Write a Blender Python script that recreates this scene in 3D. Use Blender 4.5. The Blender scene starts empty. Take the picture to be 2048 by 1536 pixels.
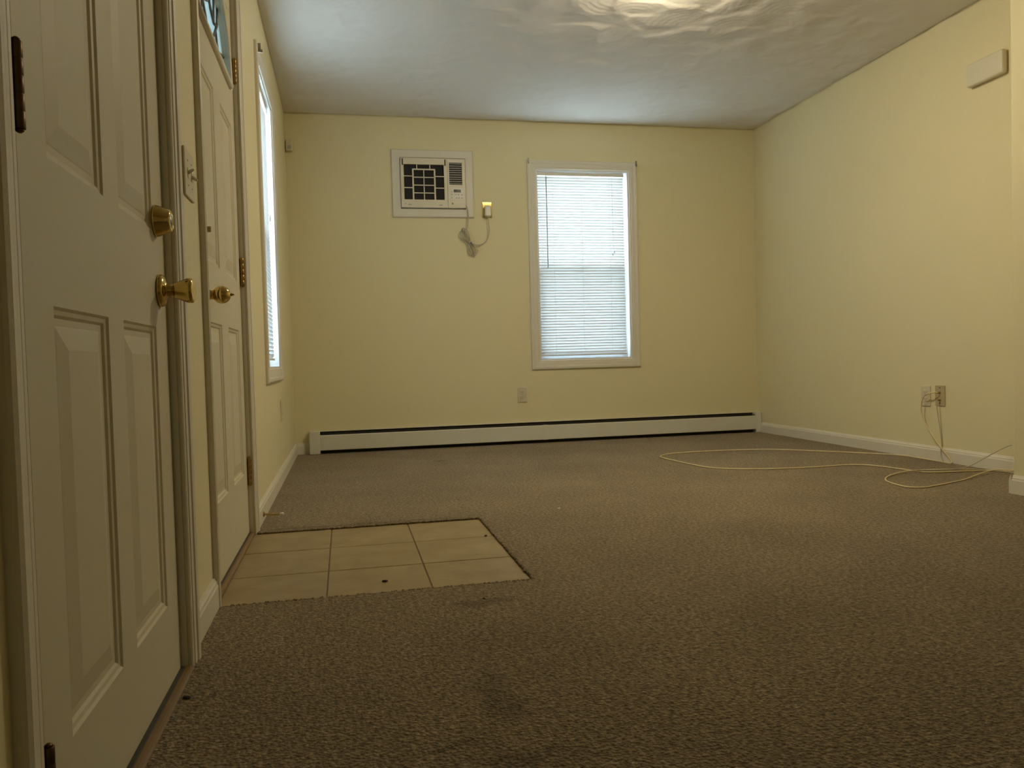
import bpy, bmesh, math, random
from mathutils import Vector, Matrix
random.seed(7)
SC = bpy.context.scene
COL = SC.collection

# ------------------------------------------------------------------ camera, sky, exposure
CAM_POS = Vector((0.3603, 0.0, 0.6445))
F_PX, YAW, PITCH, ROLL = 1568.4, 0.2096, -0.0311, -0.0274
cam_data = bpy.data.cameras.new('camera')
cam_data.sensor_fit = 'HORIZONTAL'; cam_data.sensor_width = 36.0
cam_data.lens = F_PX * 36.0 / 2048.0
cam_data.clip_start = 0.02
cam = bpy.data.objects.new('camera', cam_data); COL.objects.link(cam)
fw = Vector((math.sin(YAW)*math.cos(PITCH), math.cos(YAW)*math.cos(PITCH), math.sin(PITCH)))
rt = Vector((math.cos(YAW), -math.sin(YAW), 0)); up = rt.cross(fw)
r2 = math.cos(ROLL)*rt + math.sin(ROLL)*up; u2 = -math.sin(ROLL)*rt + math.cos(ROLL)*up
cam.matrix_world = Matrix(((r2.x, u2.x, -fw.x, CAM_POS.x), (r2.y, u2.y, -fw.y, CAM_POS.y), (r2.z, u2.z, -fw.z, CAM_POS.z), (0, 0, 0, 1)))
SC.camera = cam

w = bpy.data.worlds.new('overcast_sky'); SC.world = w; w.use_nodes = True
bg = w.node_tree.nodes['Background']
bg.inputs[0].default_value = (0.68, 0.85, 1.0, 1); bg.inputs[1].default_value = 4.0
SC.view_settings.view_transform = 'Standard'; SC.view_settings.look = 'None'
SC.view_settings.gamma = 1.0; SC.view_settings.use_curve_mapping = False
SC.view_settings.exposure = 2.33
LAMP_STRENGTH = 20.0
LAMP_COLOR = (1.0, 0.85, 0.57, 1)
SC.cycles.max_bounces = 5; SC.cycles.diffuse_bounces = 4; SC.cycles.glossy_bounces = 3; SC.cycles.transmission_bounces = 4; SC.cycles.transparent_max_bounces = 8

# ------------------------------------------------------------------ dimensions (metres)
D, W, H = 5.81, 3.633, 2.44         # back wall, right wall, ceiling
FRONT = -1.9                        # wall behind the camera
JX, JY = 3.178, 2.857               # partition that juts into the room on the right

# ------------------------------------------------------------------ materials
def nt(name):
    m = bpy.data.materials.new(name); m.use_nodes = True
    return m, m.node_tree.nodes, m.node_tree.links, m.node_tree.nodes['Principled BSDF']
def simple(name, col, rough=0.5, metal=0.0, spec=0.5, noise=0.0, nscale=20, bump=0.0, bscale=60, bdist=0.002, coat=0.0):
    m, N, L, b = nt(name)
    b.inputs['Base Color'].default_value = (*col, 1); b.inputs['Roughness'].default_value = rough
    b.inputs['Metallic'].default_value = metal; b.inputs['Specular IOR Level'].default_value = spec
    b.inputs['Coat Weight'].default_value = coat
    tc = N.new('ShaderNodeTexCoord')
    if noise:
        n = N.new('ShaderNodeTexNoise'); n.inputs['Scale'].default_value = nscale; n.inputs['Detail'].default_value = 4
        L.new(tc.outputs['Object'], n.inputs['Vector'])
        r = N.new('ShaderNodeMixRGB'); r.inputs[1].default_value = (*[c*(1-noise) for c in col], 1)
        r.inputs[2].default_value = (*[min(1, c*(1+noise)) for c in col], 1)
        L.new(n.outputs['Fac'], r.inputs[0]); L.new(r.outputs[0], b.inputs['Base Color'])
    if bump:
        n2 = N.new('ShaderNodeTexNoise'); n2.inputs['Scale'].default_value = bscale; n2.inputs['Detail'].default_value = 3
        L.new(tc.outputs['Object'], n2.inputs['Vector'])
        bp = N.new('ShaderNodeBump'); bp.inputs['Strength'].default_value = bump; bp.inputs['Distance'].default_value = bdist
        L.new(n2.outputs['Fac'], bp.inputs['Height']); L.new(bp.outputs[0], b.inputs['Normal'])
    return m
M = {}
M['wall'] = simple('pale_yellow_paint', (0.78, 0.71, 0.455), 0.55, spec=0.3, noise=0.015, nscale=1.5, bump=0.25, bscale=140, bdist=0.001)
M['trim'] = simple('white_gloss_trim', (0.74, 0.70, 0.59), 0.42, spec=0.35, noise=0.015, nscale=6)
M['door'] = simple('white_door_paint', (0.66, 0.61, 0.46), 0.5, spec=0.22, noise=0.02, nscale=4, bump=0.08, bscale=90)
M['heater'] = simple('heater_enamel', (0.72, 0.70, 0.60), 0.35, noise=0.02, nscale=5)
M['heater_dark'] = simple('heater_dark_metal', (0.035, 0.037, 0.036), 0.5, metal=0.3, noise=0.2, nscale=30)
M['plastic'] = simple('ivory_plastic', (0.66, 0.60, 0.44), 0.35, noise=0.02, nscale=30)
M['plastic_white'] = simple('white_plastic', (0.74, 0.72, 0.64), 0.35, noise=0.02, nscale=30)
M['plate_tan'] = simple('tan_cover_plate', (0.50, 0.42, 0.26), 0.4, noise=0.03, nscale=40)
M['ac'] = simple('air_conditioner_plastic', (0.72, 0.67, 0.52), 0.4, noise=0.03, nscale=15)
M['black'] = simple('black_plastic', (0.012, 0.012, 0.013), 0.5, noise=0.2, nscale=60)
M['filter'] = simple('dark_filter_mesh', (0.015, 0.014, 0.016), 0.8, noise=0.5, nscale=250)
M['display'] = simple('dark_display', (0.02, 0.022, 0.025), 0.15)
M['button'] = simple('grey_button', (0.42, 0.42, 0.40), 0.45)
M['brass'] = simple('polished_brass', (0.66, 0.49, 0.17), 0.12, metal=1.0, noise=0.08, nscale=30)
M['brass_plate'] = simple('mirror_brass_plate', (0.66, 0.50, 0.18), 0.05, metal=1.0)
M['brass_dull'] = simple('worn_brass', (0.36, 0.23, 0.08), 0.38, metal=1.0, noise=0.3, nscale=60)
M['bronze'] = simple('tarnished_hinge_metal', (0.12, 0.075, 0.035), 0.42, metal=0.9, noise=0.4, nscale=50)
M['steel'] = simple('grey_metal', (0.30, 0.30, 0.27), 0.4, metal=1.0, noise=0.1, nscale=40)
M['cable'] = simple('cream_cable_jacket', (0.74, 0.64, 0.36), 0.45, noise=0.03, nscale=50)
M['cord'] = simple('grey_beige_cord', (0.50, 0.46, 0.36), 0.5, noise=0.03, nscale=50)
M['rubber_white'] = simple('white_rubber', (0.75, 0.72, 0.62), 0.6)
M['sweep'] = simple('dark_vinyl_sweep', (0.05, 0.045, 0.035), 0.6, noise=0.15, nscale=40)
M['grout'] = simple('brown_grout', (0.20, 0.145, 0.085), 0.9, noise=0.15, nscale=80)
M['debris'] = simple('dark_crumb', (0.03, 0.028, 0.022), 0.9, noise=0.3, nscale=300)
M['lint'] = simple('pale_lint', (0.75, 0.72, 0.66), 0.9)
M['ground'] = simple('outside_paving', (0.55, 0.55, 0.54), 0.9, noise=0.1, nscale=2)
M['vinyl'] = simple('white_window_vinyl', (0.82, 0.83, 0.84), 0.35, noise=0.01, nscale=10)
M['lead'] = simple('lead_caming', (0.16, 0.16, 0.16), 0.45, metal=0.8, noise=0.1, nscale=50)

def wood(name, c1, c2):
    m, N, L, b = nt(name)
    tc = N.new('ShaderNodeTexCoord'); mp = N.new('ShaderNodeMapping'); mp.inputs['Scale'].default_value = (60, 2.5, 60)
    n = N.new('ShaderNodeTexNoise'); n.inputs['Scale'].default_value = 3; n.inputs['Detail'].default_value = 5
    r = N.new('ShaderNodeMixRGB'); r.inputs[1].default_value = (*c1, 1); r.inputs[2].default_value = (*c2, 1)
    L.new(tc.outputs['Object'], mp.inputs[0]); L.new(mp.outputs[0], n.inputs['Vector']); L.new(n.outputs['Fac'], r.inputs[0])
    L.new(r.outputs[0], b.inputs['Base Color']); b.inputs['Roughness'].default_value = 0.45
    return m
M['oak'] = wood('oak_threshold', (0.13, 0.078, 0.030), (0.29, 0.175, 0.068))

M['ceiling'] = simple('trowelled_plaster', (0.80, 0.775, 0.735), 0.75, spec=0.2, bump=0.35, bscale=45, bdist=0.003)

STAINS = [  # x, y, radius x, radius y, strength : dirty patches trodden into the carpet
    (0.70, 2.03, 0.09, 0.03, 0.32), (0.62, 1.50, 0.03, 0.07, 0.22), (0.622, 1.40, 0.045, 0.06, 0.26),
    (0.542, 1.29, 0.04, 0.035, 0.22), (0.62, 1.21, 0.07, 0.03, 0.30), (0.504, 1.26, 0.022, 0.008, 0.45), (0.94, 5.01, 0.04, 0.03, 0.4), (0.40, 3.17, 0.45, 0.025, 0.3)]
def carpet_mat():
    m, N, L, b = nt('brown_loop_carpet')
    b.inputs['Roughness'].default_value = 1.0; b.inputs['Specular IOR Level'].default_value = 0.0
    b.inputs['Sheen Weight'].default_value = 0.15; b.inputs['Sheen Roughness'].default_value = 0.6
    tc = N.new('ShaderNodeTexCoord')
    v = N.new('ShaderNodeTexVoronoi'); v.voronoi_dimensions = '2D'; v.inputs['Scale'].default_value = 125; L.new(tc.outputs['Object'], v.inputs['Vector'])
    n = N.new('ShaderNodeTexNoise'); n.noise_dimensions = '2D'; n.inputs['Scale'].default_value = 85; n.inputs['Detail'].default_value = 4; n.inputs['Roughness'].default_value = 0.7; L.new(tc.outputs['Object'], n.inputs['Vector'])
    big = N.new('ShaderNodeTexNoise'); big.noise_dimensions = '2D'; big.inputs['Scale'].default_value = 2.2; big.inputs['Detail'].default_value = 5; L.new(tc.outputs['Object'], big.inputs['Vector'])
    c = N.new('ShaderNodeMixRGB'); c.inputs[1].default_value = (0.165, 0.124, 0.074, 1); c.inputs[2].default_value = (0.50, 0.395, 0.25, 1)
    rr = N.new('ShaderNodeMapRange'); rr.inputs['From Min'].default_value = 0.3; rr.inputs['From Max'].default_value = 0.7; L.new(n.outputs['Fac'], rr.inputs['Value']); L.new(rr.outputs[0], c.inputs[0])
    hue = N.new('ShaderNodeMixRGB'); hue.blend_type = 'MULTIPLY'; hue.inputs[0].default_value = 0.35
    L.new(c.outputs[0], hue.inputs[1]); L.new(v.outputs['Color'], hue.inputs[2])
    bw = N.new('ShaderNodeRGBToBW'); L.new(v.outputs['Color'], bw.inputs[0]); L.new(bw.outputs[0], hue.inputs[2])
    worn = N.new('ShaderNodeMapRange'); worn.inputs['From Min'].default_value = 0.3; worn.inputs['From Max'].default_value = 0.7; worn.inputs['To Min'].default_value = 0.88; worn.inputs['To Max'].default_value = 1.08
    L.new(big.outputs['Fac'], worn.inputs['Value'])
    mul = N.new('ShaderNodeVectorMath'); mul.operation = 'SCALE'; L.new(hue.outputs[0], mul.inputs[0]); L.new(worn.outputs[0], mul.inputs['Scale'])
    # stains with a shape of their own
    wn = N.new('ShaderNodeTexNoise'); wn.noise_dimensions = '2D'; wn.inputs['Scale'].default_value = 16; wn.inputs['Detail'].default_value = 4; L.new(tc.outputs['Object'], wn.inputs['Vector'])
    wa = N.new('ShaderNodeVectorMath'); wa.operation = 'MULTIPLY_ADD'; L.new(wn.outputs['Color'], wa.inputs[0]); wa.inputs[1].default_value = (0.08, 0.08, 0); L.new(tc.outputs['Object'], wa.inputs[2])
    acc = None
    for (x, y, rx, ry, s) in STAINS:
        mp = N.new('ShaderNodeMapping'); mp.vector_type = 'POINT'
        mp.inputs['Location'].default_value = (-(x+0.04)/rx, -(y+0.04)/ry, 0); mp.inputs['Scale'].default_value = (1/rx, 1/ry, 0)
        L.new(wa.outputs[0], mp.inputs[0])
        ln = N.new('ShaderNodeVectorMath'); ln.operation = 'LENGTH'; L.new(mp.outputs[0], ln.inputs[0])
        mr = N.new('ShaderNodeMapRange'); mr.interpolation_type = 'SMOOTHSTEP'; mr.inputs['From Min'].default_value = 0.3; mr.inputs['From Max'].default_value = 1.5
        mr.inputs['To Min'].default_value = 1 - s; mr.inputs['To Max'].default_value = 1; L.new(ln.outputs['Value'], mr.inputs['Value'])
        if acc is None: acc = mr.outputs[0]
        else:
            mm = N.new('ShaderNodeMath'); mm.operation = 'MULTIPLY'; L.new(acc, mm.inputs[0]); L.new(mr.outputs[0], mm.inputs[1]); acc = mm.outputs[0]
    m2 = N.new('ShaderNodeVectorMath'); m2.operation = 'SCALE'; L.new(mul.outputs[0], m2.inputs[0]); L.new(acc, m2.inputs['Scale'])
    L.new(m2.outputs[0], b.inputs['Base Color'])
    hh = N.new('ShaderNodeMath'); hh.operation = 'MULTIPLY_ADD'; hh.inputs[1].default_value = -1.0; L.new(v.outputs['Distance'], hh.inputs[0]); L.new(n.outputs['Fac'], hh.inputs[2])
    bp = N.new('ShaderNodeBump'); bp.inputs['Strength'].default_value = 0.9; bp.inputs['Distance'].default_value = 0.006
    L.new(hh.outputs[0], bp.inputs['Height']); L.new(bp.outputs[0], b.inputs['Normal'])
    return m
M['carpet'] = carpet_mat()

def tile_mat():
    m, N, L, b = nt('beige_ceramic_tile')
    tc = N.new('ShaderNodeTexCoord'); oi = N.new('ShaderNodeObjectInfo')
    ad = N.new('ShaderNodeVectorMath'); ad.operation = 'ADD'; L.new(tc.outputs['Object'], ad.inputs[0]); L.new(oi.outputs['Location'], ad.inputs[1])
    n = N.new('ShaderNodeTexNoise'); n.inputs['Scale'].default_value = 7; n.inputs['Detail'].default_value = 6; n.inputs['Roughness'].default_value = 0.65; L.new(ad.outputs[0], n.inputs['Vector'])
    r = N.new('ShaderNodeValToRGB'); r.color_ramp.elements[0].position = 0.32; r.color_ramp.elements[0].color = (0.27, 0.20, 0.10, 1)
    r.color_ramp.elements[1].position = 0.68; r.color_ramp.elements[1].color = (0.37, 0.285, 0.15, 1)
    L.new(n.outputs['Fac'], r.inputs[0]); L.new(r.outputs[0], b.inputs['Base Color'])
    b.inputs['Roughness'].default_value = 0.42; b.inputs['Specular IOR Level'].default_value = 0.35
    return m
M['tile'] = tile_mat()

def glass_mat(name, tint, gloss=0.08, frost=0.0):
    m = bpy.data.materials.new(name); m.use_nodes = True
    N, L = m.node_tree.nodes, m.node_tree.links; N.clear()
    o = N.new('ShaderNodeOutputMaterial'); t = N.new('ShaderNodeBsdfTransparent'); t.inputs[0].default_value = (*tint, 1)
    g = N.new('ShaderNodeBsdfGlossy'); g.inputs['Roughness'].default_value = 0.03
    mx = N.new('ShaderNodeMixShader'); mx.inputs[0].default_value = gloss
    L.new(t.outputs[0], mx.inputs[1]); L.new(g.outputs[0], mx.inputs[2])
    out = mx
    if frost:
        tr = N.new('ShaderNodeBsdfTranslucent'); tr.inputs[0].default_value = (*tint, 1)
        m2 = N.new('ShaderNodeMixShader'); m2.inputs[0].default_value = frost
        L.new(mx.outputs[0], m2.inputs[1]); L.new(tr.outputs[0], m2.inputs[2]); out = m2
    L.new(out.outputs[0], o.inputs[0])
    return m
M['glass'] = glass_mat('window_glass', (0.93, 0.96, 0.96))
M['screen'] = glass_mat('insect_screen_mesh', (0.73, 0.74, 0.75), gloss=0.01)
M['bevel_glass'] = glass_mat('bevelled_door_glass', (0.20, 0.22, 0.21), 0.06, 0.8)

def slat_mat():
    m = bpy.data.materials.new('white_blind_vinyl'); m.use_nodes = True
    N, L = m.node_tree.nodes, m.node_tree.links; N.clear()
    o = N.new('ShaderNodeOutputMaterial'); d = N.new('ShaderNodeBsdfDiffuse'); d.inputs[0].default_value = (0.73, 0.73, 0.72, 1)
    t = N.new('ShaderNodeBsdfTranslucent'); t.inputs[0].default_value = (0.73, 0.73, 0.72, 1)
    mx = N.new('ShaderNodeMixShader'); mx.inputs[0].default_value = 0.09
    L.new(d.outputs[0], mx.inputs[1]); L.new(t.outputs[0], mx.inputs[2]); L.new(mx.outputs[0], o.inputs[0])
    return m
M['slat'] = slat_mat()
def emit_mat(name, col, s):
    m, N, L, b = nt(name)
    b.inputs['Base Color'].default_value = (0.9, 0.9, 0.88, 1); b.inputs['Roughness'].default_value = 0.3
    b.inputs['Emission Color'].default_value = col; b.inputs['Emission Strength'].default_value = s
    return m
M['lamp'] = emit_mat('lit_frosted_glass', LAMP_COLOR, LAMP_STRENGTH)

# ------------------------------------------------------------------ mesh helpers
def new_bm(): return bmesh.new()
def box(bm, x0, x1, y0, y1, z0, z1):
    vs = [bm.verts.new(p) for p in ((x0,y0,z0),(x1,y0,z0),(x1,y1,z0),(x0,y1,z0),(x0,y0,z1),(x1,y0,z1),(x1,y1,z1),(x0,y1,z1))]
    for f in ((0,3,2,1),(4,5,6,7),(0,1,5,4),(1,2,6,5),(2,3,7,6),(3,0,4,7)): bm.faces.new([vs[i] for i in f])
def bevel(bm, r, seg=2):
    bmesh.ops.bevel(bm, geom=list(bm.edges), offset=r, segments=seg, profile=0.5, affect='EDGES', clamp_overlap=True)
def obj(name, bm, mat, parent=None, smooth=False, loc=None):
    me = bpy.data.meshes.new(name); bmesh.ops.recalc_face_normals(bm, faces=list(bm.faces)); bm.to_mesh(me); bm.free()
    me.materials.append(M[mat] if isinstance(mat, str) else mat)
    if smooth:
        for p in me.polygons: p.use_smooth = True
    o = bpy.data.objects.new(name, me); COL.objects.link(o)
    if loc: o.location = loc
    if parent: o.parent = parent; o.matrix_parent_inverse = parent.matrix_basis.inverted()
    return o
def boxobj(name, mat, parent, b, r=0.0, seg=2):
    bm = new_bm(); box(bm, *b)
    if r: bevel(bm, r, seg)
    return obj(name, bm, mat, parent)
def thing(name, label, cat, loc=(0,0,0), group=None, kind=None):
    o = bpy.data.objects.new(name, None); COL.objects.link(o); o.location = loc; o.empty_display_size = 0.05
    return tag(o, label, cat, group, kind)
def tag(o, label, cat, group=None, kind=None):
    if label: o['label'] = label
    if cat: o['category'] = cat
    if group: o['group'] = group
    if kind: o['kind'] = kind
    return o
def lathe(bm, origin, axis, prof, seg=32):
    a = Vector(axis).normalized(); t = Vector((0,0,1)) if abs(a.z) < 0.9 else Vector((1,0,0))
    u = a.cross(t).normalized(); v = a.cross(u); o = Vector(origin); rings = []
    for (d, r) in prof:
        if r < 1e-6: rings.append([bm.verts.new(o + a*d)])
        else: rings.append([bm.verts.new(o + a*d + (u*math.cos(2*math.pi*k/seg) + v*math.sin(2*math.pi*k/seg))*r) for k in range(seg)])
    for A, B in zip(rings, rings[1:]):
        for k in range(seg):
            j = (k+1) % seg
            if len(A) == 1 and len(B) == 1: continue
            if len(A) == 1: bm.faces.new((A[0], B[j], B[k]))
            elif len(B) == 1: bm.faces.new((A[k], A[j], B[0]))
            else: bm.faces.new((A[k], A[j], B[j], B[k]))
    for R_ in (rings[0], rings[-1]):
        if len(R_) > 2: bm.faces.new(R_)
def smooth_path(pts, n=8):
    P = [Vector(p) for p in pts]; out = []
    for i in range(len(P)-1):
        p0 = P[max(i-1,0)]; p1 = P[i]; p2 = P[i+1]; p3 = P[min(i+2,len(P)-1)]
        for k in range(n):
            t = k/n
            out.append(0.5*((2*p1)+(-p0+p2)*t+(2*p0-5*p1+4*p2-p3)*t*t+(-p0+3*p1-3*p2+p3)*t**3))
    out.append(P[-1]); return out
def tube(bm, path, r, seg=8):
    rings = []; prev = None
    for i, p in enumerate(path):
        d = (path[min(i+1,len(path)-1)] - path[max(i-1,0)])
        d = d.normalized() if d.length > 1e-9 else Vector((0,0,1))
        if prev is None:
            t = Vector((0,0,1)) if abs(d.z) < 0.9 else Vector((1,0,0)); u = d.cross(t).normalized()
        else:
            u = prev - d*prev.dot(d); u = u.normalized() if u.length > 1e-6 else d.orthogonal().normalized()
        prev = u; v = d.cross(u)
        rings.append([bm.verts.new(p + (u*math.cos(2*math.pi*k/seg)+v*math.sin(2*math.pi*k/seg))*r) for k in range(seg)])
    for A, B in zip(rings, rings[1:]):
        for k in range(seg): bm.faces.new((A[k], A[(k+1)%seg], B[(k+1)%seg], B[k]))
    bm.faces.new(rings[0]); bm.faces.new(rings[-1])
def mould(bm, prof, A, B, wdir, tdir, mA=0.0, mB=0.0):
    """extrude a cross-section (w across, t thickness) from A to B; mA / mB shift the ends along the run per unit w (mitres)"""
    A, B, wd, td = Vector(A), Vector(B), Vector(wdir), Vector(tdir); d = (B-A).normalized()
    ra = [bm.verts.new(A + wd*w_ + td*t_ - d*(mA*w_)) for w_, t_ in prof]
    rb = [bm.verts.new(B + wd*w_ + td*t_ + d*(mB*w_)) for w_, t_ in prof]
    n = len(prof)
    for i in range(n): bm.faces.new((ra[i], ra[(i+1)%n], rb[(i+1)%n], rb[i]))
    bm.faces.new(ra); bm.faces.new(rb)
def grid_wall(name, axis, pos, thick, us, vs, holes, mat, label):
    """flat wall with rectangular openings; axis 'x' (u=y,v=z) or 'y' (u=x,v=z); 'pos' is the room face, 'thick' is signed"""
    bm = new_bm()
    us = sorted(set(us + [h[0] for h in holes] + [h[1] for h in holes])); vs = sorted(set(vs + [h[2] for h in holes] + [h[3] for h in holes]))
    def P(u, v, d): return (pos+d, u, v) if axis == 'x' else (u, pos+d, v)
    cache = {}
    def V(i, j, k):
        if (i,j,k) not in cache: cache[(i,j,k)] = bm.verts.new(P(us[i], vs[j], thick if k else 0))
        return cache[(i,j,k)]
    def solid(i, j):
        if i < 0 or j < 0 or i >= len(us)-1 or j >= len(vs)-1: return False
        cu, cv = (us[i]+us[i+1])/2, (vs[j]+vs[j+1])/2
        return not any(h[0] < cu < h[1] and h[2] < cv < h[3] for h in holes)
    for i in range(len(us)-1):
        for j in range(len(vs)-1):
            if not solid(i, j): continue
            for k in (0, 1): bm.faces.new((V(i,j,k), V(i+1,j,k), V(i+1,j+1,k), V(i,j+1,k)))
            if not solid(i-1,j): bm.faces.new((V(i,j,0), V(i,j+1,0), V(i,j+1,1), V(i,j,1)))
            if not solid(i+1,j): bm.faces.new((V(i+1,j,0), V(i+1,j+1,0), V(i+1,j+1,1), V(i+1,j,1)))
            if not solid(i,j-1): bm.faces.new((V(i,j,0), V(i+1,j,0), V(i+1,j,1), V(i,j,1)))
            if not solid(i,j+1): bm.faces.new((V(i,j+1,0), V(i+1,j+1,0), V(i+1,j+1,1), V(i,j+1,1)))
    return tag(obj(name, bm, mat), label, 'wall', kind='structure')

# ------------------------------------------------------------------ structure
CARPET_Z = 0.006
T = 0.14
DOOR1 = (1.000, 1.770, -0.06, 2.05); DOOR2 = (2.252, 3.128, -0.06, 2.07)
WIN2 = (3.877, 4.607, 0.63, 2.08); WIN1 = (1.822, 2.563, 0.63, 2.08)
ACH = (0.802, 1.282, 1.771, 2.137)
grid_wall('wall_left', 'x', 0.0, -T, [FRONT-T, D+T], [-0.06, H], [DOOR1, DOOR2, WIN2], 'wall', 'pale yellow left wall holding both white doors and a window')
grid_wall('wall_back', 'y', D, T, [0.0, W], [-0.06, H], [WIN1, ACH], 'wall', 'pale yellow back wall with the air conditioner and window')
grid_wall('wall_right', 'x', W, T, [JY-0.02, D+T], [-0.06, H], [], 'wall', 'pale yellow right wall with two cover plates near the floor')
tag(boxobj('wall_partition', 'wall', None, (JX, W, FRONT, JY, -0.06, H), 0.003), 'pale yellow wall corner jutting in at the right edge of the photo', 'wall', kind='structure')
tag(boxobj('wall_front', 'wall', None, (0.0, JX, FRONT-T, FRONT, -0.06, H)), 'pale yellow wall behind the camera', 'wall', kind='structure')
def build_ceiling():
    """plaster slab whose underside carries real overlapping fan-shaped trowel strokes"""
    import numpy as np
    rng = np.random.default_rng(11); st = 0.0115; Y0 = 1.2
    nx = int(round(W/st))+1; ny = int(round((D-Y0)/st))+1
    X, Y = np.meshgrid(np.linspace(0, W, nx), np.linspace(Y0, D, ny)); Z = np.zeros_like(X)
    strokes = []
    yy = D + 0.1; row = 0
    while yy > Y0 - 0.3:                     # rows laid from the far wall towards the door
        xx = -0.2 + (0.13 if row % 2 else 0.0)
        while xx < W + 0.3:
            strokes.append((xx + rng.uniform(-0.07, 0.07), yy + rng.uniform(-0.06, 0.06), rng.uniform(0.17, 0.27), rng.normal(-math.pi/2, 0.7)))
            xx += rng.uniform(0.20, 0.30)
        yy -= 0.15; row += 1
    for (cx, cy, R_, ang) in strokes:
        dx, dy = X-cx, Y-cy; rr = np.hypot(dx, dy); da = np.abs((np.arctan2(dy, dx)-ang+math.pi) % (2*math.pi)-math.pi)
        ragged = R_*(1+0.05*np.sin(9*da+cx*40))
        m = (rr < ragged) & (da < 1.45)
        t_ = np.clip(rr/ragged, 0, 1)
        edge = np.clip((ragged-rr)/0.045, 0, 1); side_ = np.clip((1.45-da)/0.35, 0, 1)
        h = (0.0070*t_**1.3 + 0.0005*np.sin(rr*2*math.pi/0.036)*side_) * edge * side_
        soft = edge*side_
        Z = np.where(m, Z*(1-0.85*soft) + h, Z)
    # slow unevenness of the plaster under the strokes
    def wavy(cell, amp):
        g = rng.uniform(-1, 1, (int(D/cell)+4, int(W/cell)+4)); gx, gy = X/cell, (Y-Y0)/cell
        i, j = gx.astype(int), gy.astype(int); u, v = gx-i, gy-j; u, v = u*u*(3-2*u), v*v*(3-2*v)
        return amp*((g[j,i]*(1-u)+g[j,i+1]*u)*(1-v)+(g[j+1,i]*(1-u)+g[j+1,i+1]*u)*v)
    Z = Z + 0.006 + wavy(0.15, 0.0045) + wavy(0.07, 0.0010)
    border = np.minimum(np.minimum(X, W-X), D-Y); Z *= np.clip(border/0.05, 0, 1)
    Z = np.clip(Z, 0, 0.02)*np.clip((Y-Y0)/0.3, 0, 1)
    co = np.stack([X, Y, H-Z], -1).reshape(-1, 3)
    idx = np.arange(nx*ny).reshape(ny, nx)
    q = np.stack([idx[:-1,:-1], idx[1:,:-1], idx[1:,1:], idx[:-1,1:]], -1).reshape(-1, 4)
    me = bpy.data.meshes.new('ceiling'); n = len(co)
    # flat nearer part and the slab above
    ex = [(0,FRONT-T,H),(W,FRONT-T,H),(-T,FRONT-T,H+0.001),(W+T,FRONT-T,H+0.001),(W+T,D+T,H+0.001),(-T,D+T,H+0.001),(-T,FRONT-T,H+0.12),(W+T,FRONT-T,H+0.12),(W+T,D+T,H+0.12),(-T,D+T,H+0.12)]
    faces = q.tolist() + [[n, *[int(k) for k in idx[0,:]], n+1]] + [[n+2,n+5,n+4,n+3],[n+6,n+7,n+8,n+9],[n+2,n+3,n+7,n+6],[n+3,n+4,n+8,n+7],[n+4,n+5,n+9,n+8],[n+5,n+2,n+6,n+9]]
    me.from_pydata(co.tolist()+ex, [], faces); me.materials.append(M['ceiling'])
    sm = [True]*len(q) + [False]*7; me.polygons.foreach_set('use_smooth', sm)
    o = bpy.data.objects.new('ceiling', me); COL.objects.link(o)
    return tag(o, 'off-white plaster ceiling with fan-shaped trowel swirls', 'ceiling', kind='structure')
build_ceiling()
tag(boxobj('ground', 'ground', None, (-14, 16, -12, 20, -0.75, -0.7)), 'grey paving outside the house', 'ground', kind='structure')

# carpet with the entry cut out, nine tiles in the cut-out
TX = [0.0, 0.290, 0.585, 0.876]; TY = [2.200, 2.500, 2.815, 3.135]
bm = new_bm()
xs = [-T, TX[3], W+T]; ys = [FRONT-T, TY[0], TY[3], D+T]
top = {}
def fv(x, y, z): 
    k = (round(x,4), round(y,4), z)
    if k not in top: top[k] = bm.verts.new((x, y, z))
    return top[k]
for i in range(2):
    for j in range(3):
        hole = (i == 0 and j == 1)
        for z in ([-0.06] if hole else [-0.06, CARPET_Z]):
            bm.faces.new((fv(xs[i],ys[j],z), fv(xs[i+1],ys[j],z), fv(xs[i+1],ys[j+1],z), fv(xs[i],ys[j+1],z)))
def side(a, b): bm.faces.new((fv(*a,-0.06), fv(*b,-0.06), fv(*b,CARPET_Z), fv(*a,CARPET_Z)))
for a, b in (((xs[0],ys[0]),(xs[1],ys[0])),((xs[1],ys[0]),(xs[2],ys[0])),((xs[2],ys[0]),(xs[2],ys[1])),((xs[2],ys[1]),(xs[2],ys[2])),((xs[2],ys[2]),(xs[2],ys[3])),
             ((xs[2],ys[3]),(xs[1],ys[3])),((xs[1],ys[3]),(xs[0],ys[3])),((xs[0],ys[3]),(xs[0],ys[2])),((xs[0],ys[1]),(xs[0],ys[0])),
             ((xs[0],ys[1]),(xs[1],ys[1])),((xs[1],ys[1]),(xs[1],ys[2])),((xs[1],ys[2]),(xs[0],ys[2]))): side(a, b)
floor = tag(obj('floor', bm, 'carpet'), 'brown loop-pile carpet with dark stains and a tiled entry patch', 'floor', kind='structure')
boxobj('grout_bed', 'grout', floor, (-T, TX[3]-0.0005, TY[0]+0.0005, TY[3]-0.0005, -0.055, -0.0035))
for i in range(3):
    for j in range(3):
        g = 0.0022
        x0 = TX[i] + (g if i else -0.02); x1 = TX[i+1]-g; y0 = TY[j]+g; y1 = TY[j+1]-g
        cx, cy = (x0+x1)/2, (y0+y1)/2
        bm = new_bm(); box(bm, x0-cx, x1-cx, y0-cy, y1-cy, -0.008, random.uniform(-0.0004, 0.0004)); bevel(bm, 0.0012, 1)
        obj('tile', bm, 'tile', floor, loc=(cx, cy, 0))
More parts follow.
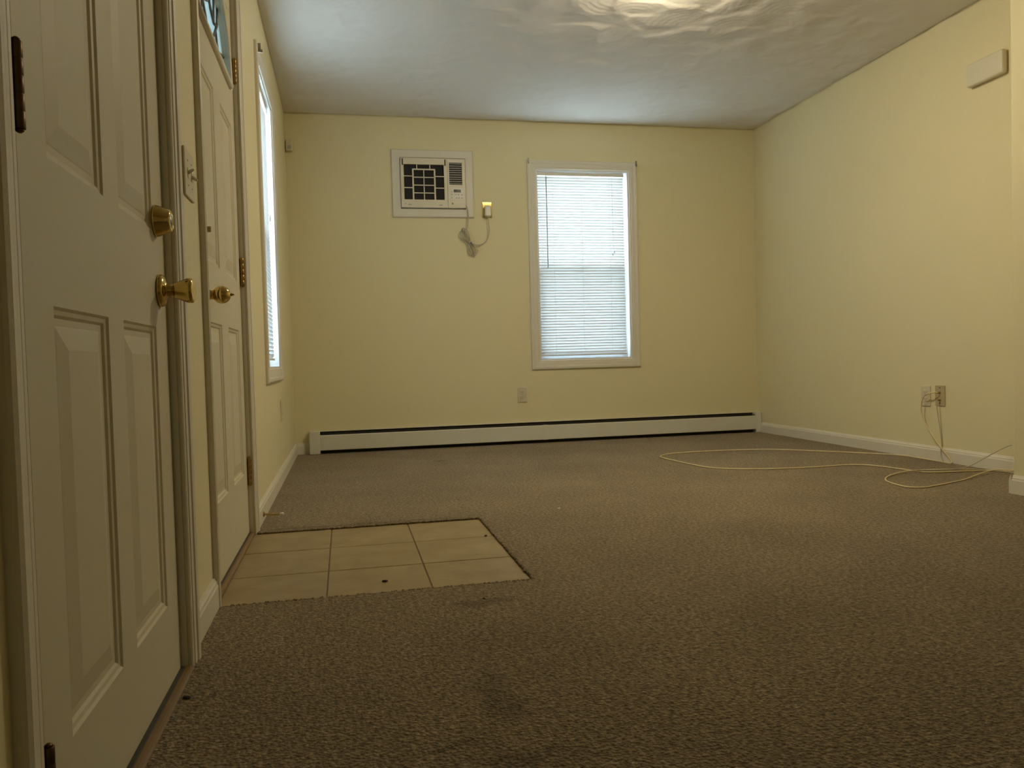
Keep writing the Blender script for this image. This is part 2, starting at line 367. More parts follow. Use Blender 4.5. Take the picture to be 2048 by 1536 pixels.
# frayed carpet edge around the tile: short tufts
bm = new_bm()
def tuft(x, y):
    r = random.uniform(0.003, 0.006); h = random.uniform(0.002, 0.006)
    bmesh.ops.create_icosphere(bm, subdivisions=1, radius=1, matrix=Matrix.Translation((x, y, CARPET_Z-0.002)) @ Matrix.Diagonal((r, r, h, 1)))
for k in range(240): tuft(random.uniform(0.0, 0.878), TY[3] + random.uniform(-0.003, 0.004))
for k in range(240): tuft(random.uniform(0.03, 0.878), TY[0] + random.uniform(-0.004, 0.003))
for k in range(180): tuft(TX[3] + random.uniform(-0.002, 0.004), random.uniform(TY[0], TY[3]))
fr = obj('frayed_edge', bm, 'carpet', floor, True); fr['kind'] = 'stuff'

# baseboards
BB = [(0,0),(0,0.013),(0.058,0.013),(0.063,0.0105),(0.069,0.010),(0.075,0.006),(0.080,0.004),(0.080,0)]
def baseboard(name, A, B, tdir, label, z=CARPET_Z):
    bm = new_bm(); mould(bm, BB, (A[0],A[1],z), (B[0],B[1],z), (0,0,1), tdir)
    return tag(obj(name, bm, 'trim'), label, 'baseboard', kind='structure')
baseboard('baseboard_left', (0,1.831), (0,2.191), (1,0,0), 'short white baseboard between the two doors')
baseboard('baseboard_left', (0,3.188), (0,D), (1,0,0), 'white baseboard under the left window running to the corner')
baseboard('baseboard_left', (0,FRONT), (0,0.95), (1,0,0), 'white baseboard on the left wall nearest the camera')
baseboard('baseboard_back', (0.013,D), (0.095,D), (0,-1,0), 'tiny white baseboard piece left of the heater')
baseboard('baseboard_right', (W,JY), (W,D-0.066), (-1,0,0), 'long white baseboard along the right wall behind the cable')
bm = new_bm(); z = CARPET_Z
mould(bm, BB, (JX,FRONT,z), (JX,JY,z), (0,0,1), (-1,0,0))
mould(bm, BB, (JX-0.013,JY,z), (W-0.013,JY,z), (0,0,1), (0,1,0))
tag(obj('baseboard_partition', bm, 'trim'), 'white baseboard wrapping the jutting wall corner at right', 'baseboard', kind='structure')

# ------------------------------------------------------------------ doors
CAS = [(0,0),(0,0.008),(0.003,0.0105),(0.011,0.0105),(0.014,0.0085),(0.017,0.012),(0.030,0.0135),(0.034,0.0115),(0.037,0.016),(0.050,0.018),(0.056,0.015),(0.058,0.010),(0.058,0)]
PANEL_PROF = [(0,0),(0.004,-0.0035),(0.010,-0.0050),(0.014,-0.0085),(0.024,-0.0085),(0.026,-0.0078),(0.056,-0.0020)]
def add_panel(u0, u1, v0, v1, x, parent):
    bm = new_bm(); loops = []
    for ins, dep in PANEL_PROF:
        loops.append([bm.verts.new((x+dep, u, v)) for u, v in ((u0+ins,v0+ins),(u1-ins,v0+ins),(u1-ins,v1-ins),(u0+ins,v1-ins))])
    for A, B in zip(loops, loops[1:]):
        for k in range(4): bm.faces.new((A[k], A[(k+1)%4], B[(k+1)%4], B[k]))
    bm.faces.new(loops[-1])
    bk = [bm.verts.new((x-0.03, u, v)) for u, v in ((u0,v0),(u1,v0),(u1,v1),(u0,v1))]
    for k in range(4): bm.faces.new((loops[0][k], loops[0][(k+1)%4], bk[(k+1)%4], bk[k]))
    bm.faces.new(bk)
    return obj('panel', bm, 'door', parent)
def leaf_mesh(u0, u1, v0, v1, x, thick, holes):
    bm = new_bm(); us = sorted({u0,u1} | {h[0] for h in holes} | {h[1] for h in holes}); vs = sorted({v0,v1} | {h[2] for h in holes} | {h[3] for h in holes})
    c = {}
    def V(i,j,k):
        if (i,j,k) not in c: c[(i,j,k)] = bm.verts.new((x-(thick if k else 0), us[i], vs[j]))
        return c[(i,j,k)]
    def solid(i,j):
        if i<0 or j<0 or i>=len(us)-1 or j>=len(vs)-1: return False
        cu, cv = (us[i]+us[i+1])/2, (vs[j]+vs[j+1])/2
        return not any(h[0]<cu<h[1] and h[2]<cv<h[3] for h in holes)
    for i in range(len(us)-1):
        for j in range(len(vs)-1):
            if not solid(i,j): continue
            for k in (0,1): bm.faces.new((V(i,j,k),V(i+1,j,k),V(i+1,j+1,k),V(i,j+1,k)))
            for (a,b,e) in (((-1,0),(0,0),(0,1)),((1,0),(1,0),(1,1)),((0,-1),(0,0),(1,0)),((0,1),(0,1),(1,1))):
                if not solid(i+a[0],j+a[1]):
                    bm.faces.new((V(i+b[0],j+b[1],0),V(i+e[0],j+e[1],0),V(i+e[0],j+e[1],1),V(i+b[0],j+b[1],1)))
    return bm
def hinge(parent, x, y, z0, z1, mat, leaf_side, r=0.0065):
    bm = new_bm(); n = 5; h = (z1-z0)/n
    prof = [(0,0.001)]
    for k in range(n):
        prof += [(k*h+0.0004, r*0.93),(k*h+0.0010, r),((k+1)*h-0.0010, r),((k+1)*h-0.0004, r*0.93)]
    prof += [(n*h, 0.001)]
    lathe(bm, (x,y,z0), (0,0,1), prof, 14)
    o = obj('hinge', bm, mat, parent, True)
    bm = new_bm(); lathe(bm, (x,y,z0-0.004), (0,0,1), [(0,0.002),(0.002,0.0045),(0.004,0.005)], 12); lathe(bm, (x,y,z1), (0,0,1), [(0,0.005),(0.002,0.0045),(0.004,0.002)], 12)
    obj('hinge_pin', bm, mat, o, True)
    b = (x-0.012, x-0.002, y, y+leaf_side*0.012, z0, z1); boxobj('hinge_leaf', mat, o, (b[0],b[1],min(b[2],b[3]),max(b[2],b[3]),b[4],b[5]))
    return o
def door_trim(root, u0, u1, ztop, xjamb, z0, rv0=0.003, rv1=0.003, proud=0.0):
    # jambs (one board each side and a head) and mitred colonial casing, three boards
    j = 0.03
    boxobj('jamb', 'trim', root, (-T+0.005, 0.0, u0-j, u0, z0, ztop)); boxobj('jamb', 'trim', root, (-T+0.005, proud, u1, u1+j, z0, ztop))
    boxobj('jamb', 'trim', root, (-T+0.005, 0.0, u0-j, u1+j, ztop, ztop+j))
    rv = 0.003
    bm = new_bm(); mould(bm, CAS, (0,u0-rv0,z0), (0,u0-rv0,ztop+rv), (0,-1,0), (1,0,0), 0, 1); obj('casing', bm, 'trim', root)
    bm = new_bm(); mould(bm, [(w_, t_+proud if t_ else 0) for w_, t_ in CAS], (0,u1+rv1,z0), (0,u1+rv1,ztop+rv), (0,1,0), (1,0,0), 0, 1); obj('casing', bm, 'trim', root)
    bm = new_bm(); mould(bm, CAS, (0,u0-rv0,ztop+rv), (0,u1+rv1,ztop+rv), (0,0,1), (1,0,0), 1, 1); obj('casing', bm, 'trim', root)

# near door: six panels, brass tulip knob and deadbolt
X1 = -0.001
d1 = thing('door_1', 'white six-panel door nearest the camera with tulip-shaped brass knob and deadbolt', 'door', (0, 1.43, CARPET_Z), kind='structure')
p1 = [(a, b, c, d) for (c, d) in ((0.170,0.729),(0.918,1.56),(1.64,1.88)) for (a, b) in ((1.105,1.344),(1.430,1.664))]
leaf = obj('door_leaf', leaf_mesh(1.010, 1.762, 0.011, 2.04, X1, 0.044, p1), 'door', d1)
for p in p1: add_panel(*p, X1, leaf)
door_trim(d1, 1.006, 1.766, 2.046, X1, CARPET_Z-0.004, 0.027, 0.006, 0.012)
boxobj('door_stop_bead', 'trim', d1, (X1-0.075, X1-0.046, 1.006, 1.022, 0.01, 2.046)); boxobj('door_stop_bead', 'trim', d1, (X1-0.075, X1-0.046, 1.750, 1.766, 0.01, 2.046))
for z0, z1 in ((0.105,0.206),(0.923,1.024),(1.76,1.865)): hinge(d1, 0.006, 1.002, z0, z1, 'bronze', -1, 0.0066)
boxobj('door_sweep', 'sweep', d1, (X1-0.036, 0.0095, 1.012, 1.760, 0.0068, 0.0108), 0.002)
bm = new_bm(); mould(bm, [(0,0),(0,0.016),(0.005,0.016),(0.009,0.013),(0.0105,0.008),(0.0105,0)], (0.0098,1.008,0.001), (0.0098,1.7655,0.001), (0,0,1), (1,0,0)); box(bm, -0.12, 0.0098, 1.008, 1.7655, -0.01, 0.0066)
obj('threshold', bm, 'oak', d1)
# knob
kn_y, kn_z = 1.703, 0.803
bm = new_bm(); lathe(bm, (X1,kn_y,kn_z), (1,0,0), [(0,0.0),(0.001,0.0325),(0.004,0.033),(0.009,0.031),(0.013,0.024),(0.015,0.016),(0.019,0.0135),(0.022,0.014),(0.025,0.0115),(0.028,0.011)], 40)
rose = obj('knob_rosette', bm, 'brass', d1, True)
bm = new_bm(); lathe(bm, (X1,kn_y,kn_z), (1,0,0), [(0.026,0.011),(0.029,0.0145),(0.033,0.0165),(0.039,0.0185),(0.047,0.0225),(0.055,0.0252),(0.060,0.0258),(0.064,0.025),(0.066,0.0225),(0.067,0.017),(0.0655,0.010),(0.065,0.0)], 40)
obj('doorknob', bm, 'brass', d1, True)
db_y, db_z = 1.690, 0.941
bm = new_bm(); lathe(bm, (X1,db_y,db_z), (1,0,0), [(0,0.0),(0.0005,0.0315),(0.003,0.0322),(0.006,0.031),(0.028,0.0225),(0.031,0.0205),(0.032,0.018),(0.030,0.015),(0.029,0.0)], 40)
db = obj('deadbolt', bm, 'brass', d1, True)
bm = new_bm(); lathe(bm, (X1+0.029,db_y,db_z), (1,0,0), [(0,0.0),(0.0001,0.012),(0.002,0.012),(0.0025,0.0)], 24); obj('key_cylinder', bm, 'steel', db, True)
boxobj('keyhole', 'black', db, (X1+0.0314, X1+0.0318, db_y-0.001, db_y+0.001, db_z-0.004, db_z+0.004))

# far door: fan light above, ball knob
X2 = -0.016
d2 = thing('door_2', 'white front door with leaded fan-shaped glass and round brass knob', 'door', (0, 2.69, 0.0), kind='structure')
FY, FZ, FA, FB = 2.705, 1.680, 0.315, 0.245
fan_cell = (2.345, 3.045, 1.640, 1.955)
p2 = [(a, b, c, d) for (c, d) in ((0.245,0.779),(0.958,1.525)) for (a, b) in ((2.365,2.635),(2.775,3.035))]
leaf = obj('door_leaf', leaf_mesh(2.257, 3.124, 0.014, 2.06, X2, 0.044, p2 + [fan_cell]), 'door', d2)
for p in p2: add_panel(*p, X2, leaf)
door_trim(d2, 2.252, 3.127, 2.066, X2, 0.001)
boxobj('door_stop_bead', 'trim', d2, (X2-0.075, X2-0.046, 2.252, 2.268, 0.01, 2.066)); boxobj('door_stop_bead', 'trim', d2, (X2-0.075, X2-0.046, 3.111, 3.127, 0.01, 2.066))
for z0, z1 in ((0.195,0.300),(0.950,1.055),(1.71,1.80)): hinge(d2, X2+0.009, 3.1245, z0, z1, 'brass_dull', 1, 0.0075)
boxobj('door_sweep', 'sweep', d2, (X2-0.040, X2+0.006, 2.258, 3.122, 0.0085, 0.0138), 0.002)
bm = new_bm(); mould(bm, [(0,0),(0,0.013),(0.006,0.013),(0.010,0.010),(0.012,0.006),(0.012,0)], (-0.0095,2.256,0.0008), (-0.0095,3.124,0.0008), (0,0,1), (1,0,0)); box(bm, -0.13, -0.0095, 2.256, 3.124, -0.003, 0.008)
obj('threshold', bm, 'oak', d2)
# fan light: frame plate with an arched opening, raised bead, glass, lead strips
NA = 28
def arch(a, b, n=NA): return [(FY + a*math.cos(math.pi*k/n), FZ + b*math.sin(math.pi*k/n)) for k in range(n+1)]
bm = new_bm()
inner = arch(FA, FB); c0, c1, e0, e1 = fan_cell
def to_rect(y, z):
    dy, dz = y-FY, z-FZ + 0.0
    if abs(dy) < 1e-6 and abs(dz) < 1e-6: return (y, e0)
    s = min(((c1-FY) if dy > 0 else (FY-c0))/abs(dy) if abs(dy) > 1e-6 else 9e9, (e1-FZ)/dz if dz > 1e-6 else 9e9)
    return (FY+dy*s, FZ+dz*s)
outer = [to_rect(y, z) for y, z in inner]
def plate(xf, xb):
    fr = []
    for (a, b) in zip(inner, outer): fr.append([bm.verts.new((xf,*a)), bm.verts.new((xf,*b)), bm.verts.new((xb,*b)), bm.verts.new((xb,*a))])
    for A, B in zip(fr, fr[1:]):
        for k in range(4): bm.faces.new((A[k], A[(k+1)%4], B[(k+1)%4], B[k]))
plate(X2, X2-0.044)
box(bm, X2-0.044, X2, c0, c1, e0, FZ)
ff = obj('fan_light_frame', bm, 'door', d2)
bm = new_bm()
path = [Vector((X2+0.003, y, z)) for y, z in arch(FA+0.010, FB+0.010)]
tube(bm, [Vector((X2+0.003, FY+FA+0.010, FZ-0.012))] + path + [Vector((X2+0.003, FY-FA-0.010, FZ-0.012))], 0.010, 8)
tube(bm, [Vector((X2+0.003, FY-FA-0.016, FZ-0.012)), Vector((X2+0.003, FY+FA+0.016, FZ-0.012))], 0.012, 8)
obj('glass_bead', bm, 'trim', ff, True)
bm = new_bm(); vs = [bm.verts.new((X2-0.016,*p)) for p in arch(FA+0.004, FB+0.004)]; vs2 = [bm.verts.new((X2-0.021,*p)) for p in arch(FA+0.004, FB+0.004)]
bm.faces.new(vs); bm.faces.new(vs2)
for k in range(len(vs)): bm.faces.new((vs[k], vs[(k+1)%len(vs)], vs2[(k+1)%len(vs)], vs2[k]))
obj('fan_light_pane', bm, 'bevel_glass', ff)
def lead(pts):
    bm = new_bm(); tube(bm, [Vector((X2-0.014, FY+a, FZ+b)) for a, b in pts], 0.0055, 6); obj('lead_strip', bm, 'lead', ff, True)
def on_arch(t): return (FA*math.cos(t), FB*math.sin(t))
lead([(0,0.001),(0.16,0.130)]); lead([(0,0.001),(-0.16,0.130)])
lead([(0.16,0.130),(0.09,0.115),(0.03,0.135),(0,0.16)]); lead([(-0.16,0.130),(-0.09,0.115),(-0.03,0.135),(0,0.16)])
lead([(0.16,0.130),on_arch(0.95)]); lead([(-0.16,0.130),on_arch(math.pi-0.95)]); lead([(0,0.16),on_arch(math.pi/2)])
lead([(0.125,0.102),(0.20,0.002)]); lead([(-0.125,0.102),(-0.20,0.002)])
lead([(0.09,0.115),on_arch(1.2)]); lead([(-0.09,0.115),on_arch(math.pi-1.2)])
lead([(0.165,0.048),on_arch(0.33)]); lead([(-0.165,0.048),on_arch(math.pi-0.33)])
ky, kz = 2.320, 0.848
bm = new_bm(); lathe(bm, (X2,ky,kz), (1,0,0), [(0,0),(0.001,0.032),(0.005,0.0325),(0.010,0.028),(0.013,0.016),(0.020,0.012),(0.024,0.013)], 36); obj('knob_rosette', bm, 'brass', d2, True)
bm = new_bm(); prof = [(0.020,0.010),(0.024,0.0125)]
for k in range(3, 19):
    a = math.pi*k/19.0; prof.append((0.047-0.025*math.cos(a), 0.025*math.sin(a)))
prof += [(0.0722,0.0)]
lathe(bm, (X2,ky,kz), (1,0,0), prof, 36); kb = obj('doorknob', bm, 'brass', d2, True)
bm = new_bm(); lathe(bm, (X2+0.071,ky,kz), (1,0,0), [(0,0.0045),(0.002,0.0045),(0.004,0.003),(0.009,0.0022),(0.010,0.0)], 12); obj('turn_button', bm, 'brass_dull', kb, True)
bm = new_bm(); lathe(bm, (X2,ky,1.03), (1,0,0), [(0,0),(0.001,0.030),(0.006,0.0305),(0.012,0.026),(0.014,0.012),(0.014,0)], 32); tb = obj('deadbolt', bm, 'brass', d2, True)
boxobj('thumb_turn', 'plastic', tb, (X2+0.012, X2+0.026, ky-0.003, ky+0.003, 1.022, 1.038), 0.002)  # brass part; the pale ivory colour stands in for its bright highlight

# ------------------------------------------------------------------ windows (local frame: u along the wall, w out of the room)
class Frame:
    def __init__(s, axis): s.a = axis
    def P(s, u, dep, z):      # dep > 0 is towards the outside
        return (u, D+dep, z) if s.a == 'y' else (-dep, u, z)
    def box(s, bm, u0, u1, d0, d1, z0, z1):
        a, b = s.P(u0,d0,z0), s.P(u1,d1,z1)
        box(bm, min(a[0],b[0]), max(a[0],b[0]), min(a[1],b[1]), max(a[1],b[1]), min(a[2],b[2]), max(a[2],b[2]))
WCAS = [(0,0),(0,0.009),(0.004,0.012),(0.012,0.012),(0.016,0.014),(0.040,0.016),(0.046,0.018),(0.060,0.018),(0.066,0.014),(0.068,0.009),(0.068,0)]
def build_window(name, label, axis, op):
    u0, u1, z0, z1 = op; F = Frame(axis); um = (u0+u1)/2
    root = thing(name, label, 'window', F.P(um, 0, z0), kind='structure')
    ud = Vector(F.P(1,0,0)) - Vector(F.P(0,0,0)); td = Vector(F.P(0,-1,0)) - Vector(F.P(0,0,0)); zd = Vector((0,0,1))
    for A, B, wd in (((u0,z0),(u0,z1),-ud), ((u1,z0),(u1,z1),ud), ((u0,z1),(u1,z1),zd), ((u0,z0),(u1,z0),-zd)):
        bm = new_bm(); mould(bm, WCAS, F.P(A[0],0,A[1]), F.P(B[0],0,B[1]), wd, td, 1, 1); obj('casing', bm, 'trim', root)
    # jamb boards inside the opening
    jt = 0.012
    for b in ((u0,u0+jt,z0,z1),(u1-jt,u1,z0,z1),(u0+jt,u1-jt,z1-jt,z1),(u0+jt,u1-jt,z0,z0+jt)):
        bm = new_bm(); F.box(bm, b[0], b[1], -0.002, T, b[2], b[3]); obj('jamb', bm, 'vinyl', root)
    zm = 1.335; s = 0.040
    for nm, d0, d1, a, b in (('upper_sash',0.095,0.125,zm-0.02,z1-jt), ('lower_sash',0.062,0.092,z0+jt,zm+0.02)):
        bm = new_bm(); A, B = u0+jt, u1-jt
        F.box(bm, A, A+s, d0, d1, a, b); F.box(bm, B-s, B, d0, d1, a, b); F.box(bm, A+s, B-s, d0, d1, a, a+s); F.box(bm, A+s, B-s, d0, d1, b-s, b)
        so = obj(nm, bm, 'vinyl', root)
        bm = new_bm(); F.box(bm, A+s-0.004, B-s+0.004, (d0+d1)/2-0.002, (d0+d1)/2+0.002, a+s-0.004, b-s+0.004); obj('pane', bm, 'glass', so)
    bm = new_bm(); F.box(bm, u0+jt, u1-jt, 0.1285, 0.1295, z0+jt, zm+0.01); obj('insect_screen', bm, 'screen', root)
    bm = new_bm(); F.box(bm, um-0.03, um+0.03, 0.050, 0.062, zm+0.020, zm+0.028); bevel(bm, 0.002); obj('sash_lock', bm, 'vinyl', root)
    return F
FW1 = build_window('window_1', 'white framed window in the back wall to the right of the air conditioner', 'y', WIN1)
FW2 = build_window('window_2', 'white framed window in the left wall seen nearly edge on', 'x', WIN2)

def build_blind(label, F, u0, u1, ztop, zbot, flip, wand_u, cord_u):
    um = (u0+u1)/2; dep = 0.026
    root = thing('window_blind', label, 'blind', F.P(um, dep, zbot))
    bm = new_bm(); F.box(bm, u0, u1, dep-0.014, dep+0.014, ztop-0.026, ztop); bevel(bm, 0.002, 1); obj('headrail', bm, 'trim', root)
    bm = new_bm(); F.box(bm, u0, u1, dep-0.010, dep+0.010, zbot, zbot+0.012); bevel(bm, 0.003, 2); obj('bottom_rail', bm, 'slat', root)
    # one slat mesh, shared; the room-side edge is up, so the slats lie nearly shut
    pitch = 0.0215; z_first = zbot + 0.024; n = int((ztop-0.040-z_first)/pitch)+1
    tilt = math.radians(66); wd = 0.025; seg = 5
    bm = new_bm(); rows = []
    for k in range(seg+1):
        s = (k/seg-0.5)*wd; crown = 0.0022*(1-(2*k/seg-1)**2)
        d_ = -s*math.cos(tilt) - crown*math.sin(tilt); z_ = s*math.sin(tilt) - crown*math.cos(tilt)
        a = Vector(F.P(u0+0.002, dep+d_, z_)); b = Vector(F.P(u1-0.002, dep+d_, z_)); rows.append((bm.verts.new(a), bm.verts.new(b)))
    for A, B in zip(rows, rows[1:]): bm.faces.new((A[0], A[1], B[1], B[0]))
    first = obj('slat', bm, 'slat', root, True, loc=(0,0,z_first))
    for k in range(1, n):
        c = first.copy(); COL.objects.link(c); c.location = (0, 0, z_first + k*pitch); c.rotation_euler = (0,0,0)
        c.parent = root; c.matrix_parent_inverse = root.matrix_basis.inverted()
    for u in (u0+0.12, um, u1-0.12):
        bm = new_bm()
        for dd in (-0.0135, 0.0135): F.box(bm, u-0.0007, u+0.0007, dep+dd-0.0004, dep+dd+0.0004, zbot+0.01, ztop-0.02)
        obj('ladder_cord', bm, 'slat', root)
    bm = new_bm(); tube(bm, [Vector(F.P(wand_u, dep-0.019, ztop-0.035)), Vector(F.P(wand_u, dep-0.019, ztop-0.73))], 0.0038, 6); wo = obj('tilt_wand', bm, 'button', root, True)
    bm = new_bm(); tube(bm, [Vector(F.P(wand_u, dep-0.012, ztop-0.020)), Vector(F.P(wand_u, dep-0.019, ztop-0.028)), Vector(F.P(wand_u, dep-0.019, ztop-0.036))], 0.0018, 6); obj('wand_hook', bm, 'steel', wo, True)
    bm = new_bm()
    tube(bm, [Vector(F.P(cord_u, dep-0.018, ztop-0.02)), Vector(F.P(cord_u+0.006, dep-0.018, ztop-0.57)), Vector(F.P(cord_u+0.010, dep-0.018, ztop-0.60))], 0.0009, 5)
    tube(bm, [Vector(F.P(cord_u-0.003, dep-0.018, ztop-0.02)), Vector(F.P(cord_u+0.002, dep-0.018, ztop-0.57)), Vector(F.P(cord_u-0.002, dep-0.018, ztop-0.61))], 0.0009, 5)
    co = obj('lift_cord', bm, 'slat', root)
    for du, dz in ((0.010, 0.61), (-0.002, 0.625)):
        bm = new_bm(); a = F.P(cord_u+du, dep-0.018, ztop-dz); lathe(bm, a, (0,0,1), [(-0.010,0.0),(-0.010,0.004),(0.010,0.0025),(0.011,0.0)], 10); obj('cord_tassel', bm, 'button', co, True)
build_blind('white slatted blind lowered over the back wall window', FW1, 1.8365, 2.530, 2.064, 0.662, 1, 1.905, 2.43)
build_blind('white slatted blind over the left wall window above the baseboard', FW2, 3.8915, 4.55, 2.064, 0.675, 1, 3.97, 4.46)

# small curtain rod brackets left on the casings
def bracket(P, axis, label):
    bm = new_bm(); x, y, z = P
    if axis == 'y': box(bm, x-0.004, x+0.004, y-0.012, y, z-0.020, z+0.020); box(bm, x-0.003, x+0.003, y-0.020, y-0.010, z-0.022, z-0.008)
    else: box(bm, x, x+0.012, y-0.004, y+0.004, z-0.020, z+0.020); box(bm, x+0.010, x+0.020, y-0.003, y+0.003, z-0.022, z-0.008)
    return tag(obj('curtain_bracket', bm, 'steel'), label, 'bracket', 'curtain rod brackets on the window casings')
bracket((1.765, D-0.0185, 2.138), 'y', 'small metal curtain bracket at upper left corner of back window casing')
bracket((2.622, D-0.0185, 2.136), 'y', 'small metal curtain bracket at upper right corner of back window casing')
bracket((0.0185, 3.822, 2.115), 'x', 'small metal curtain bracket at top of the left window casing')

# ------------------------------------------------------------------ air conditioner and its frame
tr = thing('trim_1', 'wide white board frame around the air conditioner', 'frame', (1.04, D, 1.70), kind='structure')
ax0, ax1, az0, az1 = 0.741, 1.341, 1.706, 2.200
for A, B, wd, ln in (((ax0,az0),(ax0,az1),(1,0,0),'z'), ((ax1,az0),(ax1,az1),(-1,0,0),'z'), ((ax0,az1),(ax1,az1),(0,0,-1),'x'), ((ax0,az0),(ax1,az0),(0,0,1),'x')):
    bm = new_bm(); wdt = 0.0605
    mould(bm, [(0,0),(0,0.010),(0.004,0.016),(0.010,0.018),(wdt-0.004,0.018),(wdt,0.015),(wdt,0)], (A[0],D,A[1]), (B[0],D,B[1]), wd, (0,-1,0), -1, -1); obj('frame_board', bm, 'trim', tr)
ac = thing('air_conditioner', 'beige through-wall air conditioner with dark grille and control panel', 'air conditioner', (1.04, D, 1.77))
x0, x1, z0, z1 = 0.806, 1.278, 1.775, 2.133; yf = D-0.032
bm = new_bm(); box(bm, x0, x1, D-0.012, D+0.36, z0, z1); obj('cabinet', bm, 'ac', ac)
gx0, gx1, gz0, gz1 = 0.828, 1.122, 1.832, 2.088
# front bezel round the grille opening
bm = new_bm()
for b in ((x0,gx0,z0,z1),(gx1,1.145,z0,z1),(gx0,gx1,gz1,z1),(gx0,gx1,z0,gz0)): box(bm, b[0], b[1], yf, D-0.012, b[2], b[3])
bmesh.ops.remove_doubles(bm, verts=list(bm.verts), dist=1e-5)
gr = obj('front_grille', bm, 'ac', ac)
boxobj('filter', 'filter', ac, (gx0-0.002, gx1+0.002, D-0.0165, D-0.0125, gz0-0.002, gz1+0.002))
def U(u): return gx0 + u*(gx1-gx0)
def V_(v): return gz1 - v*(gz1-gz0)
hb = 0.0032
def bar(u0, v0, u1, v1, hw=hb):
    a, b = U(u0), U(u1); c, d = V_(v1), V_(v0)
    if u0 == u1: bb = (a-hw, a+hw, yf+0.001, yf+0.008, c, d)
    else: bb = (a, b, yf+0.001, yf+0.008, c-hw, c+hw)
    boxobj('grille_bar', 'ac', gr, bb)
bar(0.225,0.14,0.225,1,0.0055); bar(0.765,0.14,0.765,1,0.0055); bar(0.21,0.14,0.78,0.14,0.0045)
bar(0.495,0.14,0.495,1)
for v in (0.365,0.59,0.81): bar(0.225,v,0.765,v)
for v in (0.335,0.665): bar(0,v,0.225,v); bar(0.765,v,1,v)
for u in (0.325,0.65): bar(u,0,u,0.14)
for xx in (0.820, 1.131): boxobj('grille_latch', 'black', gr, (xx-0.0045, xx+0.0045, yf-0.0012, yf+0.002, z1-0.052, z1-0.006))
for xx, zz, w_ in ((0.834,1.802,0.004),(0.866,1.795,0.012),(1.092,1.793,0.012)): boxobj('molded_mark', 'button', gr, (xx-w_, xx+w_, yf-0.0008, yf+0.001, zz-0.004, zz+0.004))
# right-hand side: outlet louvres and controls
vx0, vx1, vz0, vz1 = 1.160, 1.256, 1.944, 2.106
bm = new_bm()
for b in ((1.147,vx0,z0,z1),(vx1,x1,z0,z1),(vx0,vx1,vz1,z1),(vx0,vx1,z0,vz0)): box(bm, b[0], b[1], yf+0.001, D-0.012, b[2], b[3])
bmesh.ops.remove_doubles(bm, verts=list(bm.verts), dist=1e-5)
sd = obj('side_panel', bm, 'ac', ac)
boxobj('outlet_recess', 'black', sd, (vx0-0.001, vx1+0.001, D-0.0165, D-0.0125, vz0-0.001, vz1+0.001))
for k in range(10):
    zz = vz0 + (k+0.5)*(vz1-vz0)/10; bm = new_bm(); box(bm, vx0, vx1, yf+0.003, yf+0.014, zz-0.0022, zz+0.0022); obj('louvre', bm, 'button', sd)
cp = boxobj('control_panel', 'plastic_white', ac, (1.163, 1.266, yf-0.0008, yf+0.004, 1.832, 1.924), 0.002)
boxobj('display', 'display', cp, (1.190, 1.243, yf-0.0018, yf, 1.888, 1.909))
for bx_, bz_ in ((1.176,1.893),(1.176,1.872),(1.176,1.848),(1.205,1.872),(1.225,1.872),(1.250,1.872),(1.210,1.848),(1.228,1.848),(1.250,1.848)):
    bm = new_bm(); box(bm, bx_-0.005, bx_+0.005, yf-0.0022, yf, bz_-0.004, bz_+0.004); bevel(bm, 0.001, 1); obj('button', bm, 'button', cp)
boxobj('knob_mark', 'black', ac, (1.176, 1.182, yf-0.001, yf+0.002, 1.800, 1.812))
# power cord: down from the cabinet, gathered in a hank, up to the plug
pts = [(1.276,D-0.028,1.800),(1.288,D-0.030,1.775),(1.294,D-0.030,1.72),(1.290,D-0.030,1.66),(1.278,D-0.026,1.620)]
hank = []
for k in range(3):
    o_ = (k-1)*0.016; q = D-0.020-0.007*k
    hank += [(1.240+o_*0.6, q, 1.600+0.01*k),(1.248+o_*0.9, q, 1.555),(1.285+o_*0.25, q-0.004, 1.522),(1.304+o_*1.0, q, 1.475),(1.312+o_*1.2, q, 1.440-0.006*k),(1.332+o_*0.9, q, 1.432+0.004*k),(1.342+o_*0.8, q, 1.468),(1.305+o_*0.2, q-0.004, 1.525),(1.278+o_*0.8, q, 1.590),(1.262+o_*0.6, q, 1.624)]
pts += hank + [(1.268,D-0.03,1.58),(1.300,D-0.03,1.532),(1.340,D-0.026,1.506),(1.385,D-0.026,1.508),(1.428,D-0.028,1.540),(1.448,D-0.030,1.600),(1.444,D-0.034,1.660),(1.441,D-0.040,1.712)]
bm = new_bm(); tube(bm, smooth_path(pts, 6), 0.0036, 8); pc = obj('power_cord', bm, 'cord', ac, True)
bm = new_bm(); lathe(bm, (1.297,D-0.034,1.525), (0.6,0,-0.8), [(-0.006,0.014),(0.006,0.014)], 16); obj('twist_tie', bm, 'cord', pc, True)
bm = new_bm(); box(bm, 1.418, 1.464, D-0.052, D-0.0085, 1.712, 1.792); bevel(bm, 0.010, 3); obj('plug', bm, 'plastic_white', pc)

